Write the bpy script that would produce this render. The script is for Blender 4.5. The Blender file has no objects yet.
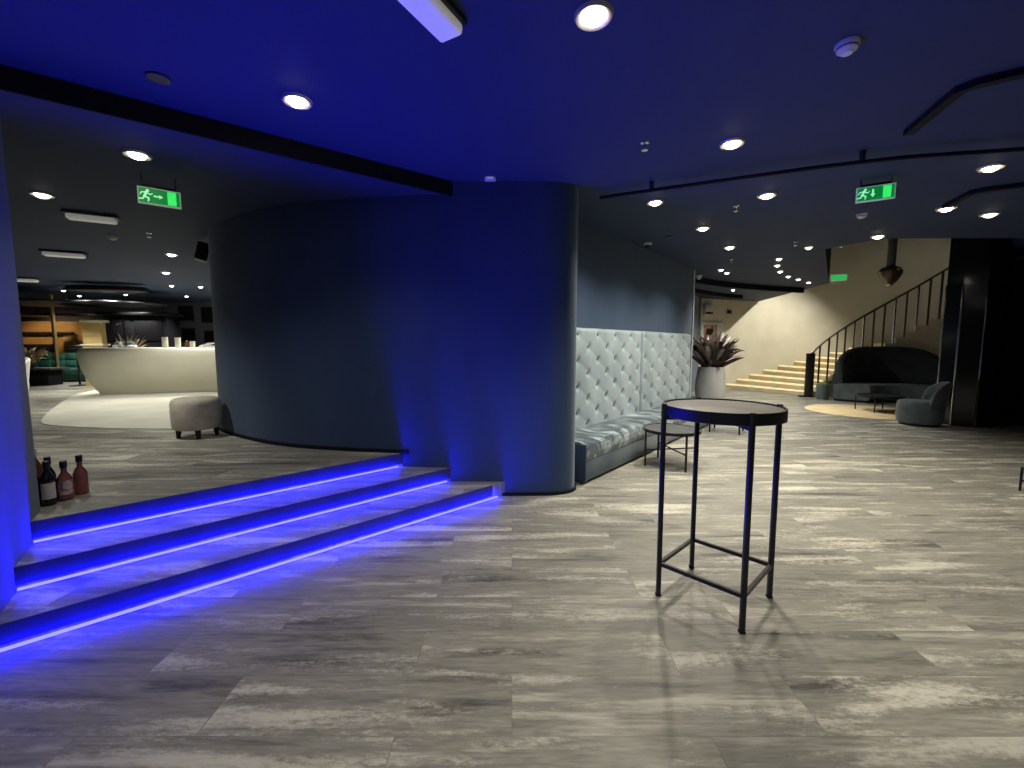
import bpy, bmesh, math, random
from mathutils import Vector, Matrix
random.seed(7)
PI = math.pi
SC = bpy.context.scene
COL = SC.collection

# ------------------------------------------------------------------ levels
CAM_H = 1.5
CEIL = 3.03          # main ceiling
CEIL_UP = 2.91       # ceiling over the raised bar floor
UP = 0.42            # raised bar floor
HALL = 5.4           # ceiling of the stair hall

# ------------------------------------------------------------------ materials
MATS = {}
def mat(name, color, rough=0.6, metal=0.0, spec=0.5, emit=None, estr=0.0, alpha=None, sheen=0.0, trans=0.0, ior=1.45):
    m = bpy.data.materials.new(name); m.use_nodes = True
    b = m.node_tree.nodes['Principled BSDF']
    b.inputs['Base Color'].default_value = (*color, 1)
    b.inputs['Roughness'].default_value = rough
    b.inputs['Metallic'].default_value = metal
    b.inputs['Specular IOR Level'].default_value = spec
    b.inputs['IOR'].default_value = ior
    if sheen:
        b.inputs['Sheen Weight'].default_value = sheen
        b.inputs['Sheen Roughness'].default_value = 0.4
    if trans: b.inputs['Transmission Weight'].default_value = trans
    if emit:
        b.inputs['Emission Color'].default_value = (*emit, 1)
        b.inputs['Emission Strength'].default_value = estr
    MATS[name] = m
    return m

def noisy(name, c1, c2, scale=(4, 4, 4), detail=4, rough=0.8, lo=0.35, hi=0.65, bump=0.0, sheen=0.0, spec=0.3, metal=0.0, distortion=0.0):
    """two-tone procedural material driven by stretched noise"""
    m = mat(name, c1, rough, metal, spec, sheen=sheen)
    nt = m.node_tree; N = nt.nodes; L = nt.links; b = N['Principled BSDF']
    tc = N.new('ShaderNodeTexCoord'); mp = N.new('ShaderNodeMapping')
    mp.inputs['Scale'].default_value = scale
    L.new(tc.outputs['Object'], mp.inputs['Vector'])
    n = N.new('ShaderNodeTexNoise'); n.inputs['Scale'].default_value = 1.0; n.inputs['Detail'].default_value = detail
    n.inputs['Distortion'].default_value = distortion
    L.new(mp.outputs['Vector'], n.inputs['Vector'])
    r = N.new('ShaderNodeValToRGB')
    r.color_ramp.elements[0].position = lo; r.color_ramp.elements[0].color = (*c1, 1)
    r.color_ramp.elements[1].position = hi; r.color_ramp.elements[1].color = (*c2, 1)
    L.new(n.outputs['Fac'], r.inputs['Fac']); L.new(r.outputs['Color'], b.inputs['Base Color'])
    if bump:
        bp = N.new('ShaderNodeBump'); bp.inputs['Strength'].default_value = bump; bp.inputs['Distance'].default_value = 0.01
        L.new(n.outputs['Fac'], bp.inputs['Height']); L.new(bp.outputs['Normal'], b.inputs['Normal'])
    return m

def floor_material(name, dark, mid, light, tint=1.0):
    """grey distressed wood-look planks running along X"""
    m = mat(name, mid, 0.42, 0, 0.4)
    nt = m.node_tree; N = nt.nodes; L = nt.links; b = N['Principled BSDF']
    tc = N.new('ShaderNodeTexCoord')
    brick = N.new('ShaderNodeTexBrick')
    brick.offset = 0.37; brick.offset_frequency = 2; brick.squash = 1.0
    brick.inputs['Scale'].default_value = 1.0
    brick.inputs['Brick Width'].default_value = 1.22
    brick.inputs['Row Height'].default_value = 0.305
    brick.inputs['Mortar Size'].default_value = 0.0018
    brick.inputs['Mortar Smooth'].default_value = 0.2
    brick.inputs['Bias'].default_value = 0.0
    brick.inputs['Color1'].default_value = (0, 0, 0, 1); brick.inputs['Color2'].default_value = (1, 1, 1, 1)
    brick.inputs['Mortar'].default_value = (0.5, 0.5, 0.5, 1)
    L.new(tc.outputs['Object'], brick.inputs['Vector'])
    # every plank shifts the pattern by its own random amount
    sep = N.new('ShaderNodeSeparateXYZ'); L.new(tc.outputs['Object'], sep.inputs[0])
    mul = N.new('ShaderNodeMath'); mul.operation = 'MULTIPLY'; mul.inputs[1].default_value = 37.0
    L.new(brick.outputs['Color'], mul.inputs[0])
    comb = N.new('ShaderNodeCombineXYZ')
    L.new(sep.outputs['X'], comb.inputs['X']); L.new(sep.outputs['Y'], comb.inputs['Y']); L.new(mul.outputs[0], comb.inputs['Z'])
    def noise(sx, sy, detail, rough=0.6, dist=0.0):
        mp = N.new('ShaderNodeMapping'); mp.inputs['Scale'].default_value = (sx, sy, 1)
        L.new(comb.outputs[0], mp.inputs['Vector'])
        n = N.new('ShaderNodeTexNoise'); n.inputs['Scale'].default_value = 1; n.inputs['Detail'].default_value = detail
        n.inputs['Roughness'].default_value = rough; n.inputs['Distortion'].default_value = dist
        L.new(mp.outputs[0], n.inputs['Vector']); return n
    big = noise(0.85, 8.5, 8, 0.66, 0.35)
    fine = noise(7, 60, 4, 0.65)
    speck = noise(26, 60, 5, 0.75)
    def ramp(src, stops):
        r = N.new('ShaderNodeValToRGB'); els = r.color_ramp.elements
        while len(els) < len(stops): els.new(0.5)
        for e, (p, c) in zip(els, stops): e.position = p; e.color = (*c, 1)
        L.new(src, r.inputs['Fac']); return r
    base = ramp(big.outputs['Fac'], [(0.34, tuple(c * .8 for c in dark)), (0.47, mid), (0.56, mid), (0.68, light)])
    fr = ramp(fine.outputs['Fac'], [(0.3, (0.70, 0.70, 0.70)), (0.7, (1.22, 1.22, 1.20))])
    mx = N.new('ShaderNodeMix'); mx.data_type = 'RGBA'; mx.blend_type = 'MULTIPLY'; mx.inputs['Factor'].default_value = 1
    L.new(base.outputs['Color'], mx.inputs['A']); L.new(fr.outputs['Color'], mx.inputs['B'])
    # pale worn patches with a speckled edge
    add = N.new('ShaderNodeMath'); add.operation = 'MULTIPLY_ADD'; add.inputs[1].default_value = 0.42; 
    L.new(speck.outputs['Fac'], add.inputs[0])
    patch = noise(0.9, 6.5, 4, 0.55, 0.2); patch.inputs['Scale'].default_value = 1.07
    L.new(patch.outputs['Fac'], add.inputs[2])
    pm = ramp(add.outputs[0], [(0.745, (0, 0, 0)), (0.88, (0.9, 0.9, 0.9))])
    mx2 = N.new('ShaderNodeMix'); mx2.data_type = 'RGBA'
    L.new(pm.outputs['Color'], mx2.inputs['Factor']); L.new(mx.outputs['Result'], mx2.inputs['A'])
    mx2.inputs['B'].default_value = (*[c * 1.15 for c in light], 1)
    # whole-plank tone
    pt = ramp(brick.outputs['Color'], [(0.0, (0.86, 0.86, 0.87)), (1.0, (1.1, 1.1, 1.08))])
    mx3 = N.new('ShaderNodeMix'); mx3.data_type = 'RGBA'; mx3.blend_type = 'MULTIPLY'; mx3.inputs['Factor'].default_value = 1
    L.new(mx2.outputs['Result'], mx3.inputs['A']); L.new(pt.outputs['Color'], mx3.inputs['B'])
    mo = N.new('ShaderNodeMix'); mo.data_type = 'RGBA'
    fac = N.new('ShaderNodeMath'); fac.operation = 'MULTIPLY'; fac.inputs[1].default_value = 0.32
    L.new(brick.outputs['Fac'], fac.inputs[0]); L.new(fac.outputs[0], mo.inputs['Factor'])
    L.new(mx3.outputs['Result'], mo.inputs['A']); mo.inputs['B'].default_value = (*[c * 0.5 for c in dark], 1)
    L.new(mo.outputs['Result'], b.inputs['Base Color'])
    rr = ramp(fine.outputs['Fac'], [(0.2, (0.36,) * 3), (0.8, (0.52,) * 3)])
    L.new(rr.outputs['Color'], b.inputs['Roughness'])
    bp = N.new('ShaderNodeBump'); bp.inputs['Strength'].default_value = 0.12; bp.inputs['Distance'].default_value = 0.004
    L.new(speck.outputs['Fac'], bp.inputs['Height']); L.new(bp.outputs['Normal'], b.inputs['Normal'])
    return m

M_floor = floor_material('plank_floor', (0.100, 0.098, 0.089), (0.225, 0.220, 0.192), (0.44, 0.43, 0.37))
M_navy = noisy('navy_velvet_wall', (0.036, 0.064, 0.118), (0.043, 0.073, 0.132), (3, 3, 0.6), 3, 0.9, bump=0.03, sheen=0.25, spec=0.2)
M_ceil = noisy('dark_blue_ceiling', (0.031, 0.045, 0.090), (0.035, 0.050, 0.097), (1.2, 1.2, 1.2), 3, 0.75, spec=0.25)
M_void = noisy('near_black_paint', (0.006, 0.007, 0.010), (0.009, 0.010, 0.013), (2, 2, 2), 2, 0.85, spec=0.2)
M_blackedge = mat('black_edge', (0.008, 0.009, 0.013), 0.7, spec=0.2)
M_white_wall = noisy('cream_plaster', (0.59, 0.57, 0.49), (0.65, 0.63, 0.545), (1.5, 1.5, 1.5), 4, 0.85, spec=0.2)
M_dim_wall = noisy('grey_blue_plaster', (0.11, 0.13, 0.16), (0.13, 0.15, 0.18), (1.5, 1.5, 1.5), 4, 0.85, spec=0.2)
M_step = noisy('step_riser', (0.040, 0.042, 0.050), (0.055, 0.056, 0.064), (2.5, 9, 2.5), 5, 0.6)
M_black = mat('black_metal', (0.012, 0.012, 0.016), 0.4, 0.2, 0.5)
M_chrome = mat('chrome', (0.62, 0.61, 0.58), 0.22, 1.0)
M_dark_steel = mat('dark_steel', (0.10, 0.095, 0.085), 0.35, 0.9)
M_tabletop = noisy('grey_table_top', (0.20, 0.195, 0.18), (0.23, 0.225, 0.205), (9, 9, 9), 4, 0.38)
M_tabletop_dark = noisy('dark_table_top', (0.055, 0.058, 0.062), (0.075, 0.078, 0.08), (9, 9, 9), 4, 0.4)
M_velvet = noisy('silver_blue_velvet', (0.21, 0.275, 0.315), (0.32, 0.395, 0.435), (2.6, 2.6, 1.2), 4, 0.72, sheen=0.5, bump=0.02)
M_crushed = noisy('crushed_velvet_seat', (0.036, 0.058, 0.076), (0.33, 0.41, 0.45), (6, 2.2, 4), 6, 0.40, 0.47, 0.68, sheen=0.4, distortion=1.2)
M_velvet_dark = noisy('dusty_blue_velvet', (0.058, 0.085, 0.110), (0.095, 0.128, 0.155), (3, 3, 3), 4, 0.7, sheen=0.4)
M_button = mat('dark_button', (0.07, 0.09, 0.11), 0.6)
M_sofa_black = noisy('black_green_velvet', (0.020, 0.026, 0.030), (0.032, 0.040, 0.044), (4, 4, 4), 3, 0.75, sheen=0.15)
M_sofa_grey = noisy('grey_green_velvet', (0.075, 0.095, 0.098), (0.11, 0.135, 0.138), (4, 4, 4), 3, 0.75, sheen=0.3)
M_green = noisy('emerald_velvet', (0.012, 0.075, 0.055), (0.025, 0.13, 0.095), (5, 5, 5), 3, 0.6, sheen=0.3)
M_cream = noisy('cream_resin', (0.66, 0.64, 0.52), (0.72, 0.70, 0.58), (1.5, 1.5, 1.5), 3, 0.4)
M_creamrug = noisy('cream_floor_inlay', (0.50, 0.495, 0.42), (0.57, 0.565, 0.48), (2, 2, 2), 4, 0.6)
M_tanrug = noisy('tan_rug', (0.56, 0.44, 0.25), (0.66, 0.53, 0.31), (3, 3, 3), 4, 0.9)
M_boucle = noisy('taupe_fabric', (0.46, 0.42, 0.35), (0.58, 0.54, 0.46), (10, 10, 10), 5, 0.9, bump=0.1)
M_cream_fabric = noisy('cream_fabric', (0.56, 0.54, 0.47), (0.64, 0.62, 0.54), (8, 8, 8), 4, 0.9)
M_stair = noisy('beige_stair_stone', (0.56, 0.48, 0.31), (0.66, 0.57, 0.38), (3, 3, 3), 5, 0.5)
M_nosing = mat('stair_nosing_lamp', (0.8, 0.7, 0.45), 0.4, emit=(1.0, 0.82, 0.46), estr=0.75)
M_pot = noisy('white_ceramic', (0.62, 0.62, 0.59), (0.68, 0.68, 0.65), (3, 3, 3), 3, 0.45)
M_soil = noisy('soil', (0.02, 0.015, 0.01), (0.05, 0.04, 0.03), (20, 20, 20), 4, 0.95)
M_leaf = noisy('purple_green_leaf', (0.022, 0.028, 0.020), (0.11, 0.07, 0.065), (7, 7, 7), 4, 0.5)
M_leaf_pale = noisy('pale_pink_leaf', (0.42, 0.33, 0.29), (0.60, 0.52, 0.46), (7, 7, 7), 4, 0.5)
M_dryleaf = noisy('dried_leaf', (0.25, 0.20, 0.12), (0.46, 0.38, 0.27), (14, 14, 14), 4, 0.8)
M_moss = noisy('moss', (0.10, 0.16, 0.02), (0.2, 0.26, 0.05), (25, 25, 25), 4, 0.9)
M_whiteplastic = noisy('white_plastic', (0.62, 0.62, 0.62), (0.67, 0.67, 0.66), (6, 6, 6), 2, 0.45)
M_diffuser = noisy('opal_diffuser', (0.84, 0.83, 0.78), (0.88, 0.87, 0.82), (6, 6, 6), 2, 0.35)
_b = M_diffuser.node_tree.nodes['Principled BSDF']; _b.inputs['Emission Color'].default_value = (1, .98, .92, 1); _b.inputs['Emission Strength'].default_value = .13  # weak glow added to make the battens look brighter
M_lens = mat('warm_lamp_lens', (0.9, 0.85, 0.7), 0.4, emit=(1.0, 0.86, 0.60), estr=26)
M_lens_far = mat('cool_lamp_lens', (0.9, 0.9, 0.85), 0.4, emit=(1.0, 0.95, 0.84), estr=14)
M_ring = mat('lamp_reflector', (0.55, 0.52, 0.45), 0.35, 0.6)
M_led = mat('blue_led_tape', (0.1, 0.1, 0.3), 0.5, emit=(0.0, 0.0, 1.0), estr=1.0)
M_green_sign = mat('green_sign_face', (0.01, 0.2, 0.04), 0.4, emit=(0.0, 0.30, 0.045), estr=0.55)
M_green_lit = mat('green_sign_bright', (0.1, 0.7, 0.2), 0.4, emit=(0.035, 0.85, 0.11), estr=0.95)
M_green_far = mat('green_sign_far', (0.05, 0.5, 0.15), 0.4, emit=(0.02, 0.42, 0.09), estr=0.9)
M_sign_white = mat('sign_pictogram', (0.7, 0.9, 0.7), 0.4, emit=(0.35, 0.95, 0.45), estr=0.8)
M_sign_frame = mat('sign_frame', (0.55, 0.62, 0.55), 0.4, emit=(0.28, 0.5, 0.30), estr=0.35)
M_gold = noisy('amber_wood_panel', (0.45, 0.25, 0.09), (0.56, 0.33, 0.13), (2, 2, 8), 4, 0.5)
M_goldlight = noisy('honey_wood', (0.60, 0.44, 0.18), (0.70, 0.53, 0.24), (2, 2, 8), 4, 0.5)
M_brass = mat('brass', (0.60, 0.45, 0.20), 0.3, 0.8)
M_glass_dark = mat('dark_bottle_glass', (0.006, 0.007, 0.010), 0.12, 0, 0.6)
M_glass_pink = mat('pink_gin_glass', (0.30, 0.10, 0.095), 0.10, 0, 0.6, trans=0.5)
M_glass_clear = mat('clear_glass', (0.75, 0.80, 0.78), 0.1, 0, 0.5, trans=0.6)
M_glass_brown = mat('brown_glass', (0.09, 0.04, 0.02), 0.12, 0, 0.6)
M_paper = noisy('paper_label', (0.55, 0.52, 0.46), (0.66, 0.63, 0.57), (40, 40, 40), 3, 0.8)
M_paper_print = noisy('printed_label', (0.22, 0.10, 0.11), (0.62, 0.50, 0.48), (35, 35, 35), 5, 0.7, 0.40, 0.55)
M_pinkcup = mat('pink_plastic', (0.62, 0.12, 0.28), 0.4)
M_mirror = mat('smoked_mirror', (0.035, 0.037, 0.042), 0.12, 0.7, 0.5)
M_amber = mat('brown_glass_shade', (0.10, 0.065, 0.035), 0.2, 0, 0.6)
M_poster = noisy('red_print', (0.32, 0.06, 0.05), (0.52, 0.36, 0.28), (6, 6, 6), 5, 0.6)
M_darkwood = noisy('dark_brown_wood', (0.015, 0.011, 0.009), (0.03, 0.02, 0.016), (3, 3, 12), 4, 0.5)

# ------------------------------------------------------------------ mesh helpers
class MB:
    def __init__(s): s.v = []; s.f = []; s.m = []
    def add(s, vs, fs, mi=0):
        o = len(s.v); s.v += [tuple(v) for v in vs]
        for f in fs: s.f.append([i + o for i in f]); s.m.append(mi)
        return s
    def bm(s, bm, mi=0, M=None):
        bm.verts.index_update()
        vs = [(M @ v.co) if M else v.co.copy() for v in bm.verts]
        s.add(vs, [[v.index for v in f.verts] for f in bm.faces], mi); bm.free(); return s
    def box(s, x0, x1, y0, y1, z0, z1, bev=0.0, mi=0, M=None, seg=2):
        b = bmesh.new(); bmesh.ops.create_cube(b, size=1)
        for v in b.verts:
            v.co = Vector(((x0 + x1) / 2 + v.co.x * (x1 - x0), (y0 + y1) / 2 + v.co.y * (y1 - y0), (z0 + z1) / 2 + v.co.z * (z1 - z0)))
        if bev: bmesh.ops.bevel(b, geom=list(b.edges), offset=bev, segments=seg, profile=0.5, affect='EDGES')
        return s.bm(b, mi, M)
    def bar(s, a, b, w, h=None, mi=0, bev=0.0):
        """rectangular bar from a to b"""
        a = Vector(a); b = Vector(b); d = b - a; h = h or w
        q = d.to_track_quat('Z', 'Y' if abs(d.normalized().z) < 0.9 else 'X').to_matrix().to_4x4()
        return s.box(-w / 2, w / 2, -h / 2, h / 2, 0, d.length, bev, mi, Matrix.Translation(a) @ q, 1)
    def prism(s, poly, z0, z1, mi=0, bev=0.0):
        n = len(poly); A = sum(poly[i][0] * poly[(i + 1) % n][1] - poly[(i + 1) % n][0] * poly[i][1] for i in range(n))
        if A < 0: poly = poly[::-1]
        vs = [(x, y, z0) for x, y in poly] + [(x, y, z1) for x, y in poly]
        fs = [list(range(n))[::-1], list(range(n, 2 * n))] + [[i, (i + 1) % n, (i + 1) % n + n, i + n] for i in range(n)]
        return s.add(vs, fs, mi)
    def tube(s, pts, r, n=10, mi=0, cap=True):
        pts = [Vector(p) for p in pts]; rs = r if isinstance(r, (list, tuple)) else [r] * len(pts)
        vs = []; fs = []; up = Vector((0, 0, 1)); prev = None
        for i, p in enumerate(pts):
            t = (pts[min(i + 1, len(pts) - 1)] - pts[max(i - 1, 0)]).normalized()
            if prev is None:
                a = t.cross(up) if abs(t.z) < 0.95 else t.cross(Vector((1, 0, 0)))
            else: a = prev - t * prev.dot(t)
            a.normalize(); prev = a; b = t.cross(a)
            for k in range(n):
                an = 2 * PI * k / n; vs.append(p + (a * math.cos(an) + b * math.sin(an)) * rs[i])
        for i in range(len(pts) - 1):
            for k in range(n): fs.append([i * n + k, i * n + (k + 1) % n, (i + 1) * n + (k + 1) % n, (i + 1) * n + k])
        if cap: fs += [list(range(n))[::-1], [(len(pts) - 1) * n + k for k in range(n)]]
        return s.add(vs, fs, mi)
    def lathe(s, prof, n=32, mi=0, c=(0, 0, 0), sx=1.0, sy=1.0):
        """profile of (r, z), closed with caps where r > 0"""
        vs = []; fs = []
        for r, z in prof:
            for k in range(n):
                a = 2 * PI * k / n; vs.append((c[0] + r * sx * math.cos(a), c[1] + r * sy * math.sin(a), c[2] + z))
        for i in range(len(prof) - 1):
            for k in range(n): fs.append([i * n + k, i * n + (k + 1) % n, (i + 1) * n + (k + 1) % n, (i + 1) * n + k])
        if prof[0][0] > 1e-5: fs.append(list(range(n))[::-1])
        if prof[-1][0] > 1e-5: fs.append([(len(prof) - 1) * n + k for k in range(n)])
        return s.add(vs, fs, mi)
    def grid(s, fn, nu, nv, mi=0, wrap=False, mfn=None):
        vs = [fn(i / nu, j / nv) for j in range(nv + 1) for i in range(nu + (0 if wrap else 1))]
        w = nu if wrap else nu + 1; o = len(s.v); s.v += [tuple(v) for v in vs]
        for j in range(nv):
            for i in range(nu):
                s.f.append([o + j * w + i, o + j * w + (i + 1) % w, o + (j + 1) * w + (i + 1) % w, o + (j + 1) * w + i])
                s.m.append(mfn((i + .5) / nu, (j + .5) / nv) if mfn else mi)
        return s
    def build(s, name, mats, parent=None, smooth=True, angle=38, recalc=True, loc=None, rotz=0):
        me = bpy.data.meshes.new(name); me.from_pydata(s.v, [], s.f); 
        for m in (mats if isinstance(mats, (list, tuple)) else [mats]): me.materials.append(m)
        for p, i in zip(me.polygons, s.m): p.material_index = i
        b = bmesh.new(); b.from_mesh(me); bmesh.ops.remove_doubles(b, verts=b.verts, dist=1e-6)
        if recalc: bmesh.ops.recalc_face_normals(b, faces=b.faces)
        b.to_mesh(me); b.free()
        if smooth:
            me.shade_smooth()
            try: me.set_sharp_from_angle(angle=math.radians(angle))
            except Exception: pass
        o = bpy.data.objects.new(name, me); COL.objects.link(o)
        if parent: o.parent = parent
        if loc: o.location = loc
        if rotz: o.rotation_euler.z = rotz
        return o

def tag(o, label, cat, group=None):
    o['label'] = label; o['category'] = cat
    if group: o['group'] = group
    return o
def thing(name, label, cat, loc=(0, 0, 0), rotz=0.0, group=None):
    o = bpy.data.objects.new(name, None); COL.objects.link(o); o.empty_display_size = 0.1
    o.location = loc; o.rotation_euler = (0, 0, rotz)
    return tag(o, label, cat, group)
def struct(o): o['kind'] = 'structure'; return o
def dup(root, loc, rotz, label, group=None):
    r = root.copy(); COL.objects.link(r); r.location = loc; r.rotation_euler = (0, 0, rotz); r['label'] = label
    if group: r['group'] = group
    for ch in list(root.children):
        c = ch.copy(); COL.objects.link(c); c.parent = r
        for g in list(ch.children):
            d = g.copy(); COL.objects.link(d); d.parent = c
    return r
def smooth_path(pts, n=6, closed=False):
    P = [Vector(p) for p in pts]; out = []; N = len(P)
    for i in range(N if closed else N - 1):
        p0 = P[(i - 1) % N] if (closed or i > 0) else P[0]; p1 = P[i]; p2 = P[(i + 1) % N]
        p3 = P[(i + 2) % N] if (closed or i + 2 < N) else P[-1]
        for k in range(n):
            t = k / n
            out.append(0.5 * ((2 * p1) + (p2 - p0) * t + (2 * p0 - 5 * p1 + 4 * p2 - p3) * t * t + (3 * p1 - p0 - 3 * p2 + p3) * t ** 3))
    if not closed: out.append(P[-1])
    return [tuple(v) for v in out]
def ribbon(path, w0, w1):
    """2-D polygon strip along a path, between offsets w0 and w1 to its left"""
    P = [Vector((p[0], p[1])) for p in path]; L = []; R = []
    for i, p in enumerate(P):
        t = (P[min(i + 1, len(P) - 1)] - P[max(i - 1, 0)]).normalized(); nn = Vector((-t.y, t.x))
        L.append(p + nn * w1); R.append(p + nn * w0)
    return R, L
def strip_prism(mb, path, w0, w1, z0, z1, mi=0):
    """solid band following a path (quads, so it may curve freely)"""
    R, L = ribbon(path, w0, w1); n = len(R); vs = []; fs = []
    for r, l in zip(R, L): vs += [(r.x, r.y, z0), (l.x, l.y, z0), (l.x, l.y, z1), (r.x, r.y, z1)]
    for i in range(n - 1):
        a = 4 * i; b = a + 4
        for k in range(4): fs.append([a + k, a + (k + 1) % 4, b + (k + 1) % 4, b + k])
    fs += [[0, 1, 2, 3], [4 * n - 1, 4 * n - 2, 4 * n - 3, 4 * n - 4]]
    return mb.add(vs, fs, mi)

# ------------------------------------------------------------------ camera
cam = bpy.data.cameras.new('camera'); cam.sensor_fit = 'HORIZONTAL'; cam.sensor_width = 36; cam.lens = 36 * 430 / 1024
cam.clip_start = 0.02; cam.clip_end = 200
co = bpy.data.objects.new('camera', cam); COL.objects.link(co)
co.location = (0, 0, CAM_H); co.rotation_euler = (math.radians(90 - 5.2), 0, 0)
SC.camera = co

# ------------------------------------------------------------------ setting: floors and steps
D = Vector((0.74, 0.672)).normalized(); NRM = Vector((0.672, -0.74)).normalized()   # along the steps / out of the steps
def sp(c, s): p = NRM * c + D * s; return (p.x, p.y)
OFF = (-3.150, -3.520, -3.870)          # riser planes of the three steps
RISE = UP / 3

struct(MB().prism([(-6, -4), (15, -4), (19, 22), (-6, 22)], -0.12, 0).build('floor', M_floor, smooth=False))
sL = -0.92
struct(MB().prism([sp(OFF[2], sL), sp(OFF[2], 2.62), (-0.66, 7.2), (-2.2, 16.5), (-17, 16.5), (-17, 1.2)], 0.005, UP).build('floor_raised', M_floor, smooth=False))
for i in range(2):
    p = [sp(OFF[i], sL + .02), sp(OFF[i], 2.78 - .05 * i), sp(OFF[i + 1] - .1, 2.66), sp(OFF[i + 1] - .1, sL + .02)]
    struct(MB().prism(p, 0.004, RISE * (i + 1)).build('floor_step_%d' % (i + 1), M_floor, smooth=False))
# dark nosing board on each step edge
for i in range(3):
    z = RISE * (i + 1)
    p = [sp(OFF[i] + .004, sL + .05), sp(OFF[i] + .004, 2.6), sp(OFF[i] - .008, 2.6), sp(OFF[i] - .008, sL + .05)]
    struct(MB().prism(p, z - RISE + 0.035, z - 0.001).build('trim_%d' % (i + 1), M_step, smooth=False))

# ------------------------------------------------------------------ setting: core wall with the rounded pillar
front = smooth_path([(0.29, 4.85), (0.46, 4.72), (0.60, 4.60), (0.66, 4.45), (0.60, 4.29), (0.42, 4.205), (0.1, 4.19), (-0.3, 4.19), (-0.7, 4.2), (-1.12, 4.235),
                     (-1.8, 4.35), (-2.42, 4.53), (-3.02, 4.86), (-3.60, 5.30), (-3.95, 5.75), (-4.12, 6.25), (-4.1, 6.9), (-3.6, 7.7), (-2.6, 8.3)], 6)
U = Vector((0.645, 0.764)).normalized(); A0 = Vector((0.80, 5.47)); NO = Vector((U.y, -U.x))    # alcove wall direction, origin and normal into the room
def al(t, o=0.0): p = A0 + U * t + NO * o; return (p.x, p.y)
core = front + [(-1.0, 12.5), (3.2, 12.5), al(4.5, -0.42), al(4.5, 0.0)]
core = [p for p in core] + [al(-0.80, 0.0)]
struct(MB().prism(core, 0.0, CEIL).build('wall_center', M_navy, angle=25))
bb = MB(); strip_prism(bb, front[53:102], -0.012, 0.02, UP, UP + 0.035); 
struct(bb.build('baseboard_left', M_blackedge, smooth=False))
bb = MB(); strip_prism(bb, front[4:46], -0.010, 0.02, 0, 0.03)
struct(bb.build('baseboard_center', M_blackedge, smooth=False))
# pale metal corner strip on the end of the alcove wall
struct(MB().prism([al(4.48, -.02), al(4.515, -.02), al(4.515, .02), al(4.48, .02)], 0.0, CEIL - .02).build('trim_4', M_whiteplastic, smooth=False))
# navy return wall behind the planter
struct(MB().prism([al(4.0, -1.0), (4.98, 12.35), (6.18, 14.36), (6.0, 14.6), (4.7, 12.6), (3.4, 11.5)], 0, CEIL).build('wall_back', M_navy, smooth=False))

# left wall beside the steps
W0 = Vector((-2.535, 1.985)); WD = Vector((-0.595, 0.804)).normalized(); WN = Vector((-WD.y, WD.x))
def lw(t, o): p = W0 + WD * t + WN * o; return (p.x, p.y)
struct(MB().prism([lw(-2.2, 0), lw(.92, 0), lw(.92, .3), lw(-2.2, .3)], 0, CEIL).build('wall_left', M_navy, smooth=False))

# far room of the bar
struct(MB().box(-17.2, -2.0, 14.6, 14.9, 0, 3.2).build('wall_bar_back', M_dim_wall, smooth=False))
struct(MB().box(-17.2, -16.9, -4.2, 14.9, 0, 3.2).build('wall_bar_left', M_dim_wall, smooth=False))
# the rest of the shell
struct(MB().box(-17, 15.2, -4.2, -3.9, -0.1, 3.2).build('wall_front', M_navy, smooth=False))
struct(MB().box(14.8, 15.1, -4.2, 8.0, 0, HALL).build('wall_right', M_void, smooth=False))
struct(MB().box(8.85, 15.1, 7.95, 8.15, 0, HALL).build('wall_right_dark', M_void, smooth=False))

# ------------------------------------------------------------------ setting: ceilings
OPEN = [(7.88, 10.87), (5.02, 7.06), (5.38, 6.36), (8.85, 6.36), (8.85, 8.05), (15.1, 8.05)]
main = [(-5.0, -4.2), (15.1, -4.2), (15.1, 8.05)] + OPEN[::-1][1:] + [(8.05, 11.85), (8.75, 15.6), (4.5, 15.6), (1.0, 12.0), (-0.3, 4.44), (-2.67, 2.65), (-5.0, 0.88)]
struct(MB().prism(main, CEIL, CEIL + 0.16).build('ceiling', M_ceil, smooth=False))
lowp = [(-0.35, 4.374), (-2.67, 2.625), (-5.0, 0.86), (-5.0, -4.2), (-17.2, -4.2), (-17.2, 14.9), (-2.0, 14.9), (-1.0, 8)]
struct(MB().prism(lowp, CEIL_UP, CEIL_UP + 0.3).build('ceiling_bar', M_ceil, smooth=False))
# black face of the drop between the two ceilings
fp = MB(); strip_prism(fp, [(-0.36, 4.366), (-2.67, 2.62), (-4.9, 0.93)], -0.0, 0.016, CEIL_UP - 0.012, CEIL - .001)
struct(fp.build('trim_5', M_blackedge, smooth=False))
# fascia around the opening to the stair hall, hall ceiling and walls
fz = MB(); strip_prism(fz, [(8.75, 15.75), (8.05, 11.85), (7.88, 10.87), (5.02, 7.06), (5.38, 6.36), (8.85, 6.36), (8.85, 8.05)], -0.1, 0.0, CEIL + .001, HALL)
struct(fz.build('wall_hall_front', M_ceil, smooth=False))
struct(MB().prism([(4.8, 6.2), (17.5, 6.2), (18.5, 21), (5, 17)], HALL, HALL + .1).build('ceiling_hall', M_ceil, smooth=False))
S = Vector((0.90, 0.436)).normalized(); SW = Vector((7.44, 14.94)); SR = Vector((8.74, 12.30))     # stairs: climb direction, wall side, rail side
def wl(t, o=0.0):
    p = SW + S * t + Vector((-S.y, S.x)) * o; return (p.x, p.y)
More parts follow.
